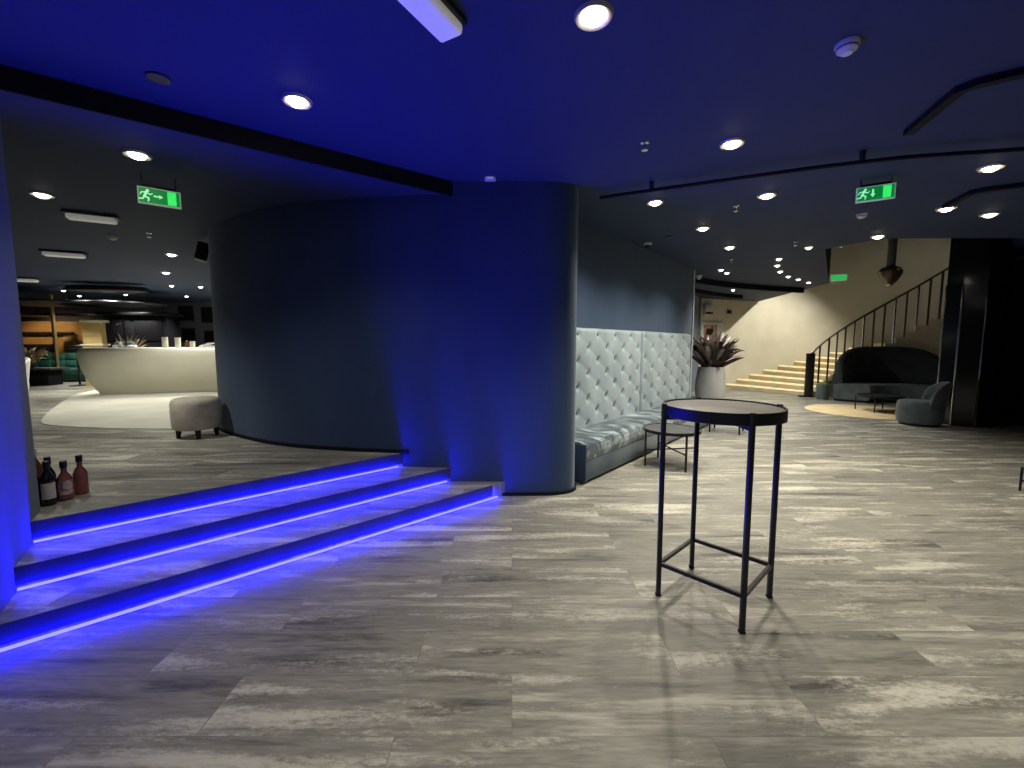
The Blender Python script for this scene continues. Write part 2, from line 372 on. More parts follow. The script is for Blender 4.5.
# the stair curves up to the right around this centre; the cream wall follows its outer side
SCX, SCY, RIN, ROUT, PHI0, DPHI = 9.5, 10.6, 1.9, 4.8, 115.4, 6.5
def pol(deg, r): return (SCX + r * math.cos(math.radians(deg)), SCY + r * math.sin(math.radians(deg)))
arc = [wl(-1.32), wl(-.6)] + [pol(a, ROUT) for a in range(115, -6, -5)] + [(14.25, 8.1)]
arc2 = [wl(-1.32, .25), wl(-.6, .25)] + [pol(a, ROUT + .25) for a in range(115, -6, -5)] + [(14.5, 8.1)]
struct(MB().prism(arc + arc2[::-1], 0, HALL).build('wall_stairs', M_white_wall, angle=20))
# curved soffit edges hanging from the main ceiling near the stairs
for k, (path, d) in enumerate([
    ([(3.9, 9.75), (4.7, 10.35), (5.6, 10.9), (6.7, 11.4), (7.85, 11.8)], 0.13),
    ([(4.9, 11.9), (5.6, 12.5), (6.4, 13.1), (7.1, 13.5)], 0.11)]):
    fp = MB(); strip_prism(fp, smooth_path(path, 5), -0.05, 0.05, CEIL - d, CEIL - .001)
    struct(fp.build('trim_%d' % (6 + k), M_blackedge, smooth=False))
# dark bent ceiling edges at the near right
for k, (path, w) in enumerate([
    ([(2.83, 3.22), (2.66, 2.70), (2.70, 2.64), (2.86, 2.53), (5.6, 1.2)], 0.03),
    ([(4.74, 4.86), (4.57, 4.42), (4.62, 4.36), (4.88, 4.22), (7.8, 3.1)], 0.03)]):
    fp = MB(); strip_prism(fp, path, -w, w, CEIL - .04, CEIL - .001)
    struct(fp.build('trim_%d' % (8 + k), M_blackedge, smooth=False))

# ------------------------------------------------------------------ blue LED strips
LED = 185.0
nt = M_led.node_tree.nodes['Principled BSDF']
nt.inputs['Base Color'].default_value = (0.02, 0.02, 0.05, 1)
nt.inputs['Emission Color'].default_value = (0.42 / LED, 0.40 / LED, 1.0, 1); nt.inputs['Emission Strength'].default_value = LED
for i, lab in enumerate(['lowest glowing blue LED strip at the foot of the steps, on the main floor',
                         'middle glowing blue LED strip, above the first tread of the steps',
                         'topmost glowing blue LED strip, under the edge of the raised bar floor']):
    z = RISE * i
    mb = MB()
    s0 = (-0.54, -0.50, -0.465)[i]; s1 = (2.655, 2.31, 1.975)[i]
    mb.prism([sp(OFF[i] + .004, s0), sp(OFF[i] + .004, s1), sp(OFF[i] + .027, s1), sp(OFF[i] + .027, s0)], z + 0.012, z + 0.021)
    o = mb.build('led_strip', M_led, smooth=False)
    tag(o, lab, 'light strip', 'blue strips on the steps')

# ------------------------------------------------------------------ downlights
def make_ring():
    mb = MB(); mb.lathe([(0.050, -0.001), (0.050, -0.004), (0.066, -0.016), (0.074, -0.016), (0.082, -0.001)], 28)
    return mb.build('trim_ring', M_ring)
def make_lens(): return MB().lathe([(0.049, -0.001), (0.049, -0.008), (0.044, -0.020), (0.033, -0.030), (0.018, -0.036), (0.0, -0.038)], 24).build('lens', M_lens)  # deep dome puts the glare around the lamp into the lens shape
ring0 = make_ring(); lens0 = make_lens()
ring_me = ring0.data; lens_me = lens0.data
lens_far_me = lens_me.copy(); lens_far_me.materials[0] = M_lens_far
for o in (ring0, lens0): bpy.data.objects.remove(o)
def downlight(x, y, z, label, group, power=0.0, warm=True, cone=112, r=0.05, sc=1.12):
    t = thing('downlight', label, 'ceiling light', (x, y, z), 0, group); t.scale = (sc, sc, 1)
    a = bpy.data.objects.new('trim_ring', ring_me); COL.objects.link(a); a.parent = t
    b = bpy.data.objects.new('lens', lens_me if warm else lens_far_me); COL.objects.link(b); b.parent = t
    if power:
        l = bpy.data.lights.new('downlight_lamp', 'SPOT'); l.energy = power; l.spot_size = math.radians(cone); l.spot_blend = 1.0
        l.color = (1.0, 0.925, 0.77) if warm else (1.0, 0.965, 0.86); l.shadow_soft_size = r
        lo = bpy.data.objects.new('downlight_lamp', l); COL.objects.link(lo); lo.location = (x, y, z - 0.095)
    return t
G1 = 'downlights in the main ceiling'
P0 = 118
for x, y, lab, pw in [
    (0.38, 2.15, 'round warm downlight at the top edge, nearest in the blue-lit ceiling', P0),
    (-1.35, 2.85, 'round warm downlight in the blue-lit ceiling just before the black ceiling drop', P0 * .42),
    (1.675, 3.425, 'large bright warm downlight just in front of the thin black ceiling rail', P0 * 1.35),
    (2.614, 4.566, 'warm downlight just behind the thin black ceiling rail, left of the green exit sign', P0 * 1.75),
    (1.54, 4.78, 'warm downlight under the left bracket of the black ceiling rail', P0 * 1.75),
    (2.51, 5.815, 'warm downlight over the tufted sofa, second behind the ceiling rail', P0 * 1.75),
    (3.42, 6.92, 'warm downlight over the tufted sofa, third behind the ceiling rail', P0 * 1.75),
    (4.14, 3.87, 'downlight between the two bent black ceiling edges near the right border', P0 * 1.1),
    (5.61, 5.21, 'downlight below the second bent black ceiling edge, rightmost of the lit ones', P0 * .3),
    (4.88, 4.99, 'downlight at the pointed end of the second bent black ceiling edge', P0 * .4),
    (5.166, 6.233, 'downlight at the upper edge of the stair wall, right of the exit sign', P0 * .4)]:
    downlight(x, y, CEIL, lab, G1, pw, cone=136 if 'bracket' in lab or 'tufted' in lab else 130 if 'drop' in lab else 112)
for x, y, lab in [(-0.3, -0.4, 'added unseen downlight behind the viewpoint, left row'), (1.3, 0.35, 'added unseen downlight behind the viewpoint, middle row'), (3.1, 1.0, 'added unseen downlight behind the viewpoint, right row'), (0.4, -1.6, 'added unseen downlight far behind the viewpoint'), (6.2, 1.2, 'added unseen downlight far right of the viewpoint')]:
    downlight(x, y, CEIL, lab, 'added fill downlights behind the viewpoint', P0 * (.25 if x < 0 or x > 5 else 0.95 if x > 3 else 0.8 if y < -1 else .6), cone=168 if y < -1 else 112)  # unseen lamps added to brighten the foreground floor and the core wall
far = [(4.66, 6.92, 'single small downlight just left of the corner of the stair wall', 60), (4.25, 8.92, 'left one of two small downlights over the sofa end', 60), (4.56, 9.3, 'right one of two small downlights over the sofa end', 110),
       (4.75, 7.82, 'first small downlight in the row leading towards the stairs', 60), (5.1, 8.44, 'second small downlight in the row leading towards the stairs', 0), (5.58, 9.12, 'third small downlight in the row leading towards the stairs', 60),
       (6.16, 9.77, 'fourth small downlight in the row leading towards the stairs', 0), (6.67, 10.2, 'fifth small downlight in the row leading towards the stairs', 230), (7.25, 10.69, 'last small downlight in the row, at the dark soffit tip', 0),
       (6.15, 12.15, 'small downlight glimpsed between the dark soffits', 300)]
for x, y, lab, pw in far: downlight(x, y, CEIL, lab, 'small far downlights by the stairs', pw * 1.3, False, sc=.82, cone=156 if 'soffits' in lab else 112)
G2 = 'downlights over the bar floor'
for x, y, lab, pw in [
    (-2.78, 3.33, 'warm downlight in front of the left exit sign, below the black ceiling drop', P0 * .28),
    (-4.41, 4.18, 'small downlight at the far left above the first emergency batten', P0 * 1.3),
    (-5.31, 6.86, 'bright downlight beside the black wall speaker', P0 * 1.7),
    (-6.75, 8.55, 'small downlight behind the bright one near the black speaker', P0 * 1.8),
    (-8.2, 7.1, 'downlight at the left wall edge beside the third emergency batten', P0 * 1.7)]:
    downlight(x, y, CEIL_UP, lab, G2, pw, False)
fl = [(-10.4, 10.3), (-9.9, 10.7), (-9.3, 10.7), (-8.1, 10.4), (-7.55, 10.6), (-7.9, 11.9), (-10.8, 12.2), (-6.9, 10.3), (-11.6, 11.3), (-9.4, 12.6), (-12.4, 12.5)]
for k, (x, y) in enumerate(fl):
    downlight(x, y, CEIL_UP, 'tiny far downlight in the ceiling over the bar counter', 'tiny downlights over the bar', 250, False, sc=.8)

# lamp that washes the stair wall, in the hall ceiling
def hall_lamp(x, y, z, aim, power, cone, label):
    t = thing('ceiling_spotlight', label, 'ceiling light', (x, y, z), 0, 'spotlights in the stair hall')
    MB().tube([(0, 0, 0), (0, 0, HALL - z)], .012, 10).build('rod', M_black, t)
    MB().lathe([(0, .02), (0.06, 0), (0.06, -0.10), (0.05, -0.13), (0.045, -0.13), (0.045, -.11)], 20).build('body', M_black, t)
    MB().lathe([(0.044, -0.112), (0.0, -0.113)], 20).build('lens', M_lens, t)
    l = bpy.data.lights.new('hall_lamp', 'SPOT'); l.energy = power; l.spot_size = math.radians(cone); l.spot_blend = 0.9; l.color = (1.0, 0.92, 0.74); l.shadow_soft_size = 0.08
    o = bpy.data.objects.new('hall_lamp', l); COL.objects.link(o); o.location = (x, y, z - .18)
    o.rotation_euler = (Vector(aim) - Vector(o.location)).to_track_quat('-Z', 'Y').to_euler()
hall_lamp(9.7, 13.0, 4.5, (8.9, 15.0, 1.0), 620, 96, 'black spotlight washing the lower stairs, hung in the stair hall')
hall_lamp(11.8, 12.0, 5.0, (12.6, 14.0, 2.6), 14, 120, 'black spotlight over the upper flight of the stairs')

# ------------------------------------------------------------------ ceiling devices
def exit_sign(loc, rotz, label, arrow):
    """hanging illuminated exit sign: running figure, arrow, bright door"""
    w, h, d = 0.268, 0.118, 0.015
    t = thing('exit_sign', label, 'exit sign', loc, rotz, 'green exit signs')
    MB().box(-w / 2 - .008, w / 2 + .008, -d, d, -h - .008, 0.008, 0.003).build('frame', M_sign_frame, t)
    f = MB().box(-w / 2 + .002, w / 2 - .002, -d - .002, -d + .004, -h + .002, -.002).build('sign_face', M_green_sign, t)
    mb = MB(); y0, y1 = -d - .0045, -d - .0015
    # running figure
    def poly(pts, cx, s):
        p = [(cx + x * s, z * s - h / 2) for x, z in pts]; n = len(p)
        mb.add([(x, y0, z) for x, z in p] + [(x, y1, z) for x, z in p], [list(range(n)), list(range(n, 2 * n))[::-1]] + [[i, (i + 1) % n, (i + 1) % n + n, i + n] for i in range(n)])
    cx = -0.088; s = 0.095
    poly([(.16 * math.cos(a * PI / 5) * .75 + .12, .16 * math.sin(a * PI / 5) * .75 + .40) for a in range(10)], cx, s)
    for a, b, wd in [((.05, .28), (-.10, -.10), .17), ((-.10, -.10), (.18, -.22), .11), ((.18, -.22), (.14, -.48), .10), ((-.10, -.10), (-.22, -.32), .11), ((-.22, -.32), (-.48, -.34), .10),
                     ((.06, .24), (.30, .08), .08), ((.30, .08), (.44, .20), .07), ((.02, .24), (-.28, .22), .08), ((-.28, .22), (-.38, .02), .07)]:
        A = Vector(a); B = Vector(b); q = (B - A).normalized() * .02; nn = Vector((-(B - A).y, (B - A).x)).normalized() * wd / 2
        poly([tuple(A - q - nn), tuple(B + q - nn), tuple(B + q + nn), tuple(A - q + nn)], cx, s)
    mb.build('running_figure', M_sign_white, f)
    mb = MB()
    if arrow == 'right': poly([(-.34, -.07), (.1, -.07), (.1, -.2), (.38, 0), (.1, .2), (.1, .07), (-.34, .07)], -0.01, 0.085)
    else: poly([(-.08, .42), (.08, .42), (.08, -.05), (.22, -.05), (0, -.42), (-.22, -.05), (-.08, -.05)], -0.02, 0.085)
    mb.build('arrow', M_sign_white, f)
    MB().box(0.052, 0.110, -d - .0045, -d - .001, -h + .006, -.006).build('door_symbol', M_green_lit, f)
    MB().box(-w / 2 + .02, w / 2 - .02, -.012, .012, .008, .03, .003).build('mounting_rail', M_black, t)
    for s_ in (-1, 1): MB().tube([(s_ * .11, 0, .028), (s_ * .11, 0, (CEIL_UP if loc[0] < 0 else CEIL) - loc[2])], .004, 8).build('rod', M_black, t)
    return t
exit_sign((-2.96, 3.74, 2.79), math.radians(38), 'green exit sign with an arrow, hanging over the raised bar floor', 'right')
exit_sign((3.36, 4.12, 2.955), math.radians(-31), 'green exit sign hanging behind the black ceiling rail', 'down')

t = thing('exit_sign', 'small distant green exit sign on the cream stair wall', 'exit sign', (*pol(68.8, ROUT - .05), 3.80), math.radians(-21.5), 'green exit signs')
MB().box(-.23, .23, -.02, .025, -.11, .11, .01).build('frame', M_sign_frame, t)
MB().box(-.21, .21, -.026, -.018, -.085, .085).build('sign_face', M_green_far, t)

def batten(loc, rotz, length, label, width=.12, tilt=0):
    t = thing('emergency_batten', label, 'ceiling lamp', loc, rotz, 'white emergency battens on the ceiling')
    MB().box(-length / 2 - .02, length / 2 + .02, -width * .55, width * .55, -.028, 0, .004).build('base_tray', M_black if tilt else M_whiteplastic, t)
    MB().box(-length / 2, length / 2, -width / 2, width / 2, -.085, -.029, .02, seg=3).build('diffuser', M_diffuser, t)
    return t
batten((-0.43, 1.93, CEIL), math.radians(61), .60, 'white emergency batten tinted violet, at the top edge of the blue ceiling', .135, 1)
batten((-4.53, 4.78, CEIL_UP), math.radians(30), .40, 'pale emergency batten behind the left exit sign', .12, 1)
batten((-6.78, 6.66, CEIL_UP), math.radians(26), .46, 'second pale emergency batten, farther back at the left', .14, 1)
batten((-10.35, 9.2, CEIL_UP), math.radians(16), .56, 'third pale emergency batten, beside the left wall edge', .16, 1)

def detector(loc, label, r=.055, m=None):
    t = thing('smoke_detector', label, 'smoke detector', loc, 0, 'white ceiling detectors')
    MB().lathe([(r, 0), (r, -.012), (r * .9, -.02), (r * .88, -.022)], 28).build('base', m or M_whiteplastic, t)
    MB().lathe([(r * .86, -.022), (r * .82, -.034), (r * .5, -.045), (r * .46, -.05), (0, -.051)], 28).build('chamber', m or M_whiteplastic, t)
    MB().lathe([(r * .87, -.0215), (r * .872, -.026), (r * .85, -.027)], 28).build('sensing_slot', M_black, t)
detector((1.71, 2.34, CEIL), 'white smoke detector alone on the dark ceiling at the upper right')
detector((4.11, 5.21, CEIL), 'small white detector below the right exit sign')
detector((-5.2, 5.75, CEIL_UP), 'white detector between the emergency battens over the bar floor')

def sprinkler(loc, label):
    t = thing('sprinkler_head', label, 'sprinkler', loc, 0, 'ceiling sprinkler heads')
    MB().lathe([(.032, 0), (.032, -.004), (.012, -.010), (.010, -.03), (.006, -.032)], 18).build('escutcheon', M_chrome, t)
    MB().lathe([(.006, -.034), (.006, -.05), (.024, -.052), (.024, -.055), (0, -.055)], 18).build('deflector', M_chrome, t)
sprinkler((1.01, 3.425, CEIL), 'small ring-shaped sprinkler head on the blue ceiling right of the pillar')
sprinkler((2.48, 4.92, CEIL), 'sprinkler head between the two brightest lamps behind the rail')
sprinkler((4.24, 6.59, CEIL), 'sprinkler head left of the stair wall corner')
sprinkler((-4.6, 5.6, CEIL_UP), 'sprinkler head right of the second batten over the bar floor')
sprinkler((3.95, 7.9, CEIL), 'tiny far sprinkler head beside the row of small lamps')

def speaker_disc(loc, label, r=.06):
    t = thing('ceiling_speaker', label, 'ceiling speaker', loc, 0, 'flush black ceiling speakers')
    MB().lathe([(r, 0), (r, -.006), (r * .92, -.010), (r * .9, -.010)], 26).build('rim', M_black, t)
    MB().lathe([(r * .9, -.006), (0, -.008)], 26).build('grille', M_blackedge, t)
speaker_disc((-2.03, 2.62, CEIL), 'flush black ceiling speaker in the blue ceiling at the upper left')
speaker_disc((2.23, 6.26, CEIL), 'flush black ceiling speaker above the tufted sofa')
speaker_disc((5.26, 10.0, CEIL), 'small flush black ceiling speaker in front of the far lamps')

t = thing('security_camera', 'white dome security camera on the ceiling over the sofa alcove', 'camera', (2.05, 6.66, CEIL))
MB().lathe([(.06, 0), (.06, -.03), (.05, -.035)], 24).build('mount', M_whiteplastic, t)
MB().lathe([(.048, -.035), (.045, -.06), (.03, -.08), (0, -.088)], 24).build('dome', M_black, t)
t = thing('security_camera', 'second white dome camera, at the top of the alcove wall end', 'camera', (4.14, 9.7, CEIL))
MB().lathe([(.07, 0), (.07, -.03), (.06, -.035)], 24).build('mount', M_whiteplastic, t)
MB().lathe([(.055, -.035), (.05, -.06), (.03, -.085), (0, -.09)], 24).build('dome', M_whiteplastic, t)

t = thing('motion_sensor', 'small white box where the pillar meets the blue ceiling', 'sensor', (-0.20, 4.10, CEIL))
MB().box(-.05, .05, -.03, .03, -.028, 0, .004).build('housing', M_whiteplastic, t)
MB().box(-.03, .03, -.033, -.029, -.022, -.006).build('window_strip', M_diffuser, t)

# hung black ceiling rail with its brackets
t = thing('ceiling_rail', 'thin black rail hung under the ceiling behind the blue-lit zone', 'ceiling rail', (0.873, 4.41, 2.95))
rp = [(0, 0, 0), (0.443, -0.21, 0), (1.914, -0.84, 0), (2.95, -1.07, 0), (5.5, -1.55, 0)]
MB().tube(smooth_path(rp, 6), .016, 10).build('rail', M_blackedge, t)
for x, y in ((0.443, -.21), (1.914, -.84), (4.2, -1.31)):
    b = MB(); b.lathe([(.012, 0), (.022, .02), (.022, CEIL - 2.951)], 16, c=(x, y, 0)); b.build('bracket', M_black, t)

# black wall speaker on the left end of the core wall
t = thing('wall_speaker', 'black speaker angled from the left end of the curved wall', 'speaker', (-4.08, 5.80, 2.72), math.radians(35))
MB().box(-.07, .07, -.07, .07, -.12, .12, .02, M=Matrix.Rotation(math.radians(14), 4, 'Y')).build('cabinet', M_black, t)
MB().box(-.06, .06, -.078, -.07, -.105, .105, .003, M=Matrix.Rotation(math.radians(14), 4, 'Y')).build('grille', M_blackedge, t)
MB().bar((0.05, .05, 0), (.16, .12, .0), .03).build('mount', M_black, t)

# ------------------------------------------------------------------ tall bar table
TC = (1.207, 2.451); TH = 1.15; TR = 0.322
t = thing('bar_table', 'tall round bar table with black square legs and grey top, standing alone', 'table', (*TC, 0))
MB().lathe([(TR - .004, TH - .058), (TR, TH - .056), (TR, TH + .006), (TR - .008, TH + .006), (TR - .010, TH - .006), (TR - .010, TH - .058), (TR - .004, TH - .058)], 72).build('rim', M_black, t)
top = MB().lathe([(TR - .0105, TH - .03), (TR - .0105, TH - .004), (TR - .014, TH - .002), (0, TH - .002)], 72).build('tabletop', M_tabletop, t); top['label'] = 'matte grey inset top'
lr = TR + .006
legs = [(-lr, 0.01), (-.005, -lr), (lr, -.01), (.005, lr)]
for x, y in legs:
    a = math.atan2(y, x)
    lg = MB().box(-.0125, .0125, -.0125, .0125, .012, TH + .012, .003, M=Matrix.Translation((x, y, 0)) @ Matrix.Rotation(a, 4, 'Z')).build('leg', M_black, t)
    MB().box(-.015, .015, -.015, .015, 0, .014, .003, M=Matrix.Translation((x, y, 0)) @ Matrix.Rotation(a, 4, 'Z')).build('foot_cap', M_blackedge, lg)
for k in range(4):
    a = legs[k]; b = legs[(k + 1) % 4]
    MB().bar((a[0], a[1], .20), (b[0], b[1], .20), .018, .022).build('stretcher', M_black, t)
cb = MB(); cb.bar((legs[0][0], legs[0][1], TH - .07), (legs[2][0], legs[2][1], TH - .07), .02); cb.build('crossbar', M_black, t)
cb = MB(); cb.bar((legs[1][0], legs[1][1], TH - .071), (legs[3][0], legs[3][1], TH - .071), .02); cb.build('crossbar', M_black, t)

# ------------------------------------------------------------------ low side tables
def low_table(loc, rotz, r, h, label, m, group=None):
    t = thing('side_table', label, 'table', loc, rotz, group)
    MB().lathe([(r - .004, h - .034), (r, h - .032), (r, h + .004), (r - .006, h + .004), (r - .008, h - .004), (r - .008, h - .034), (r - .004, h - .034)], 48).build('rim', M_black, t)
    MB().lathe([(r - .0085, h - .02), (r - .0085, h - .002), (0, h - .002)], 48).build('tabletop', m, t)
    L = []
    for k in range(4):
        a = k * PI / 2; x, y = (r + .004) * math.cos(a), (r + .004) * math.sin(a); L.append((x, y))
        MB().box(-.010, .010, -.010, .010, 0, h + .006, .002, M=Matrix.Translation((x, y, 0)) @ Matrix.Rotation(a, 4, 'Z')).build('leg', M_black, t)
    for k in range(2):
        a, b = L[k], L[k + 2]; MB().bar((*a, h * .44 + .001 * k), (*b, h * .44 + .001 * k), .014).build('crossbar', M_black, t)
    return t
low_table((2.0, 5.30, 0), math.radians(-172), .34, .46, 'low round black side table in front of the tufted sofa, nearer one', M_tabletop_dark, 'low tables by the tufted sofa')
low_table((3.74, 7.40, 0), math.radians(-170), .32, .46, 'low round black side table half hidden behind the bar table top', M_tabletop_dark, 'low tables by the tufted sofa')
low_table((8.28, 9.62, .0125), math.radians(-140), .42, .36, 'low round black coffee table on the tan rug before the black sofa', M_blackedge)
low_table((5.44, 4.09, 0), math.radians(129), .30, .24, 'black low table cut by the right border, one leg showing', M_blackedge)

# ------------------------------------------------------------------ tufted banquette sofa
rz = math.atan2(U.y, U.x)
T0, T1, TS = -0.72, 4.10, 1.76
t = thing('tufted_sofa', 'long silver-blue tufted banquette sofa against the alcove wall beside the pillar', 'sofa', (A0.x, A0.y, 0), rz)
DEP = 0.62; SH = 0.45; BT = 1.72
def panel(x0, x1):
    z0, z1 = SH - .03, BT; dx, dz = .52, .165
    nb = round((x1 - x0) / dx); dx = (x1 - x0) / nb
    nx = int((x1 - x0) / .0145); nz = int((z1 - z0) / .0145)
    ox = dx * .25
    def hgt(x, z):
        a = ((x - x0 - ox) / dx + (z1 - .085 - z) / dz / 2) ; b = ((x - x0 - ox) / dx - (z1 - .085 - z) / dz / 2)
        fa, fb = abs(a - round(a)), abs(b - round(b))
        k = (abs(math.sin(PI * a)) * abs(math.sin(PI * b)))
        cx = round(a + b); cz = round((a - b)); 
        if (cx + cz) % 2: 
            pass
        rx = ((a + b) - cx) * dx / 2; rzv = ((a - b) - cz) * dz
        r = math.hypot(rx, rzv) if (cx - cz) % 2 == 0 else 9
        return k, r
    def fn(u, v):
        x = x0 + (x1 - x0) * u; z = z0 + (z1 - z0) * v
        k, r = hgt(x, z)
        h = .010 * k ** .6 + .030 * (1 - math.exp(-(r / .042) ** 2)) + (.010 if r < .016 else 0)
        e = min((x - x0), (x1 - x), (z1 - z)) ; ed = min(1, max(0, e / .05)); ed = math.sqrt(1 - (1 - ed) ** 2)
        return (x, -(.012 + (.075 + h) * ed if ed > 0 else .012), z)
    def mf(u, v):
        x = x0 + (x1 - x0) * u; z = z0 + (z1 - z0) * v
        return 1 if hgt(x, z)[1] < .021 else 0
    mb = MB(); mb.grid(fn, nx, nz, mfn=mf)
    mb.box(x0 + .002, x1 - .002, -.014, -.004, z0, z1 - .002)
    return mb.build('backrest', [M_velvet, M_button], t, angle=80, recalc=False)
panel(T0, TS - .008); panel(TS + .008, T1)
MB().box(TS - .007, TS + .007, -.03, -.004, SH, BT - .01).build('seam_strip', M_velvet_dark, t)
# seat: a long cushion with a softly rounded front
def seat_fn(u, v):
    x = T0 + (T1 - T0) * u
    prof = [(-.06, SH), (-.30, SH + .006), (-DEP + .10, SH), (-DEP + .035, SH - .018), (-DEP + .005, SH - .06), (-DEP, SH - .13), (-DEP + .01, SH - .19)]
    f = v * (len(prof) - 1); i = min(int(f), len(prof) - 2); w = f - i
    y = prof[i][0] * (1 - w) + prof[i + 1][0] * w; z = prof[i][1] * (1 - w) + prof[i + 1][1] * w
    wob = .004 * math.sin(x * 9) * math.sin(y * 14) + .004 * math.sin(x * 4.1 + 1)
    return (x, y, z + (wob if v < .6 else wob * .3))
mb = MB(); mb.grid(seat_fn, 140, 30); mb.box(T0 + .002, T1 - .002, -DEP + .012, -.06, SH - .17, SH - .03)
o = mb.build('seat', M_crushed, t, recalc=False); o['label'] = 'crushed velvet seat with shiny streaks'
MB().box(T0 + .004, T1 - .004, -DEP + .012, -.02, .03, SH - .168, .012).build('seat_base', M_velvet_dark, t)
MB().box(T0 + .03, T1 - .03, -DEP + .05, -.03, 0, .03).build('plinth', M_black, t)
MB().box(T0 - .03, T0 + .0, -DEP + .004, -.02, .012, SH - .015, .012).build('end_panel', M_navy, t)  # navy colour stands for the pillar's shade on the sofa end

# ------------------------------------------------------------------ planter with plant by the sofa end
PX, PY = 5.44, 11.75
t = thing('potted_plant', 'big white pot with a bushy purple-leaved plant at the end of the tufted sofa', 'plant', (PX, PY, 0))
MB().lathe([(.33, 0), (.36, .02), (.385, .25), (.38, .5), (.34, .78), (.315, .90), (.30, .905), (.29, .88), (.29, .84)], 40).build('pot', M_pot, t)
MB().lathe([(.29, .84), (.15, .86), (0, .865)], 30).build('soil', M_soil, t)
def blades(mb, n, rmin, rmax, hmin, hmax, base, w, mi=0, droop=.5, seed=1):
    rnd = random.Random(seed)
    for _ in range(n):
        a = rnd.uniform(0, 2 * PI); R = rnd.uniform(rmin, rmax); H = rnd.uniform(hmin, hmax); dr = rnd.uniform(.2, 1) * droop
        ww = w * rnd.uniform(.6, 1.3); r0 = rnd.uniform(.02, .18); vs = []; seg = 6; roll = rnd.uniform(-1.1, 1.1)
        for k in range(seg + 1):
            s = k / seg; r = r0 + R * s ** 1.15; z = base + H * (s - dr * s * s * s)
            half = ww * math.sin(PI * min(.98, .12 + .86 * s)) * .5
            ca, sa = math.cos(a), math.sin(a)
            cr, sr = math.cos(roll), math.sin(roll)
            vs += [(r * ca - half * sa * cr, r * sa + half * ca * cr, z + half * (.3 + sr)), (r * ca, r * sa, z), (r * ca + half * sa * cr, r * sa - half * ca * cr, z + half * (.3 - sr))]
        fs = []
        for k in range(seg):
            o = 3 * k; fs += [[o, o + 1, o + 4, o + 3], [o + 1, o + 2, o + 5, o + 4]]
        mb.add(vs, fs, mi)
mb = MB(); blades(mb, 150, .08, .66, .40, 1.25, .82, .15, 0, .42, 3); mb.build('foliage', M_leaf, t, recalc=False)
mb = MB(); blades(mb, 90, .15, .66, .6, 1.32, .84, .14, 0, .35, 5); mb.build('pale_foliage', M_leaf_pale, t, recalc=False)

# ------------------------------------------------------------------ stairs, rail and hall
NST = 17; RIS = .155
mb = MB()
for i in range(NST):
    a0 = PHI0 - i * DPHI; a1 = a0 - DPHI * (1.002 if i < NST - 1 else 2)
    zt = RIS * (i + 1)
    mb.prism([pol(a0, RIN), pol(a0, ROUT + .02), pol((a0 + a1) / 2, ROUT + .03), pol(a1, ROUT + .02), pol(a1, RIN)], 0, zt)
struct(mb.build('floor_stairs', M_stair, smooth=False))
ORD = ['lowest', 'second', 'third', 'fourth', 'fifth', 'sixth', 'seventh', 'eighth', 'ninth']
for i in range(9):
    a0 = PHI0 - i * DPHI; p0 = Vector(pol(a0, RIN + .05)); p1 = Vector(pol(a0, ROUT - .03)); q = Vector(pol(a0 + 5, RIN)) - Vector(pol(a0, RIN)); q.normalize()
    o = MB().prism([tuple(p0 + q * .02), tuple(p1 + q * .02), tuple(p1 - q * .006), tuple(p0 - q * .006)], RIS * (i + 1) - .035, RIS * (i + 1) + .003).build('stair_nosing', M_nosing, smooth=False)
    tag(o, 'glowing yellow edge of the %s tread of the curved stairs' % ORD[i], 'stair edging', 'lit stair edgings')

t = thing('stair_railing', 'dark metal railing with slim posts climbing the curved cream stairs', 'railing', (*pol(PHI0 + 3, RIN + .08), 0))
b0 = Vector((*pol(PHI0 + 3, RIN + .08), 0))
def rl(deg, z, r=RIN + .08): return tuple(Vector((*pol(deg, r), z)) - b0)
RHT = 1.24
MB().box(-.11, .11, -.025, .025, 0.02, RHT + .02, .004, M=Matrix.Rotation(-.25, 4, 'Z')).build('newel_panel', M_dark_steel, t)
MB().box(-.24, .12, -.07, .07, 0, .05, .004, M=Matrix.Rotation(-.25, 4, 'Z')).build('newel_foot', M_black, t)
MB().tube([rl(PHI0 + 3, RHT)] + [rl(PHI0 - k * 3.25, RIS * (k / 2 + .3) + RHT) for k in range(0, 2 * NST)], .028, 8).build('handrail', M_dark_steel, t)
for k, deg in enumerate([107, 98, 91, 84.5, 78, 71.5, 65, 58.5, 52, 45.5, 39, 32.5, 26, 19.5, 13]):
    st = (PHI0 - deg) / DPHI
    MB().tube([rl(deg, RIS * (int(st) + 1)), rl(deg, RIS * (st + .3) + RHT)], .024, 8).build('post', M_chrome if k in (2, 4, 5, 8, 10) else M_dark_steel, t)

# pendant in the hall
t = thing('pendant_lamp', 'brown glass pendant hanging before the upper stair wall', 'pendant lamp', (10.75, 12.45, 3.55))
MB().tube([(0, 0, .1), (0, 0, HALL - 3.55)], .10, 16).build('stem', M_dim_wall, t)
MB().lathe([(.06, -.34), (.16, -.26), (.26, -.08), (.28, .02), (.22, .12), (.10, .18), (.10, .2)], 30).build('shade', M_amber, t)
MB().lathe([(.0, -.40), (.07, -.38), (.09, -.34), (.05, -.30)], 20).build('finial', M_chrome, t)

# small grey planter between newel and sofa
t = thing('planter_box', 'small grey planter with green moss between the stair newel and black sofa', 'planter', (8.60, 11.84, 0))
MB().lathe([(.14, 0), (.15, .01), (.155, .40), (.15, .42), (.14, .42), (.14, .39)], 24).build('pot', M_sofa_grey, t)
MB().lathe([(.14, .39), (.14, .42), (.09, .47), (0, .48)], 20).build('moss', M_moss, t)

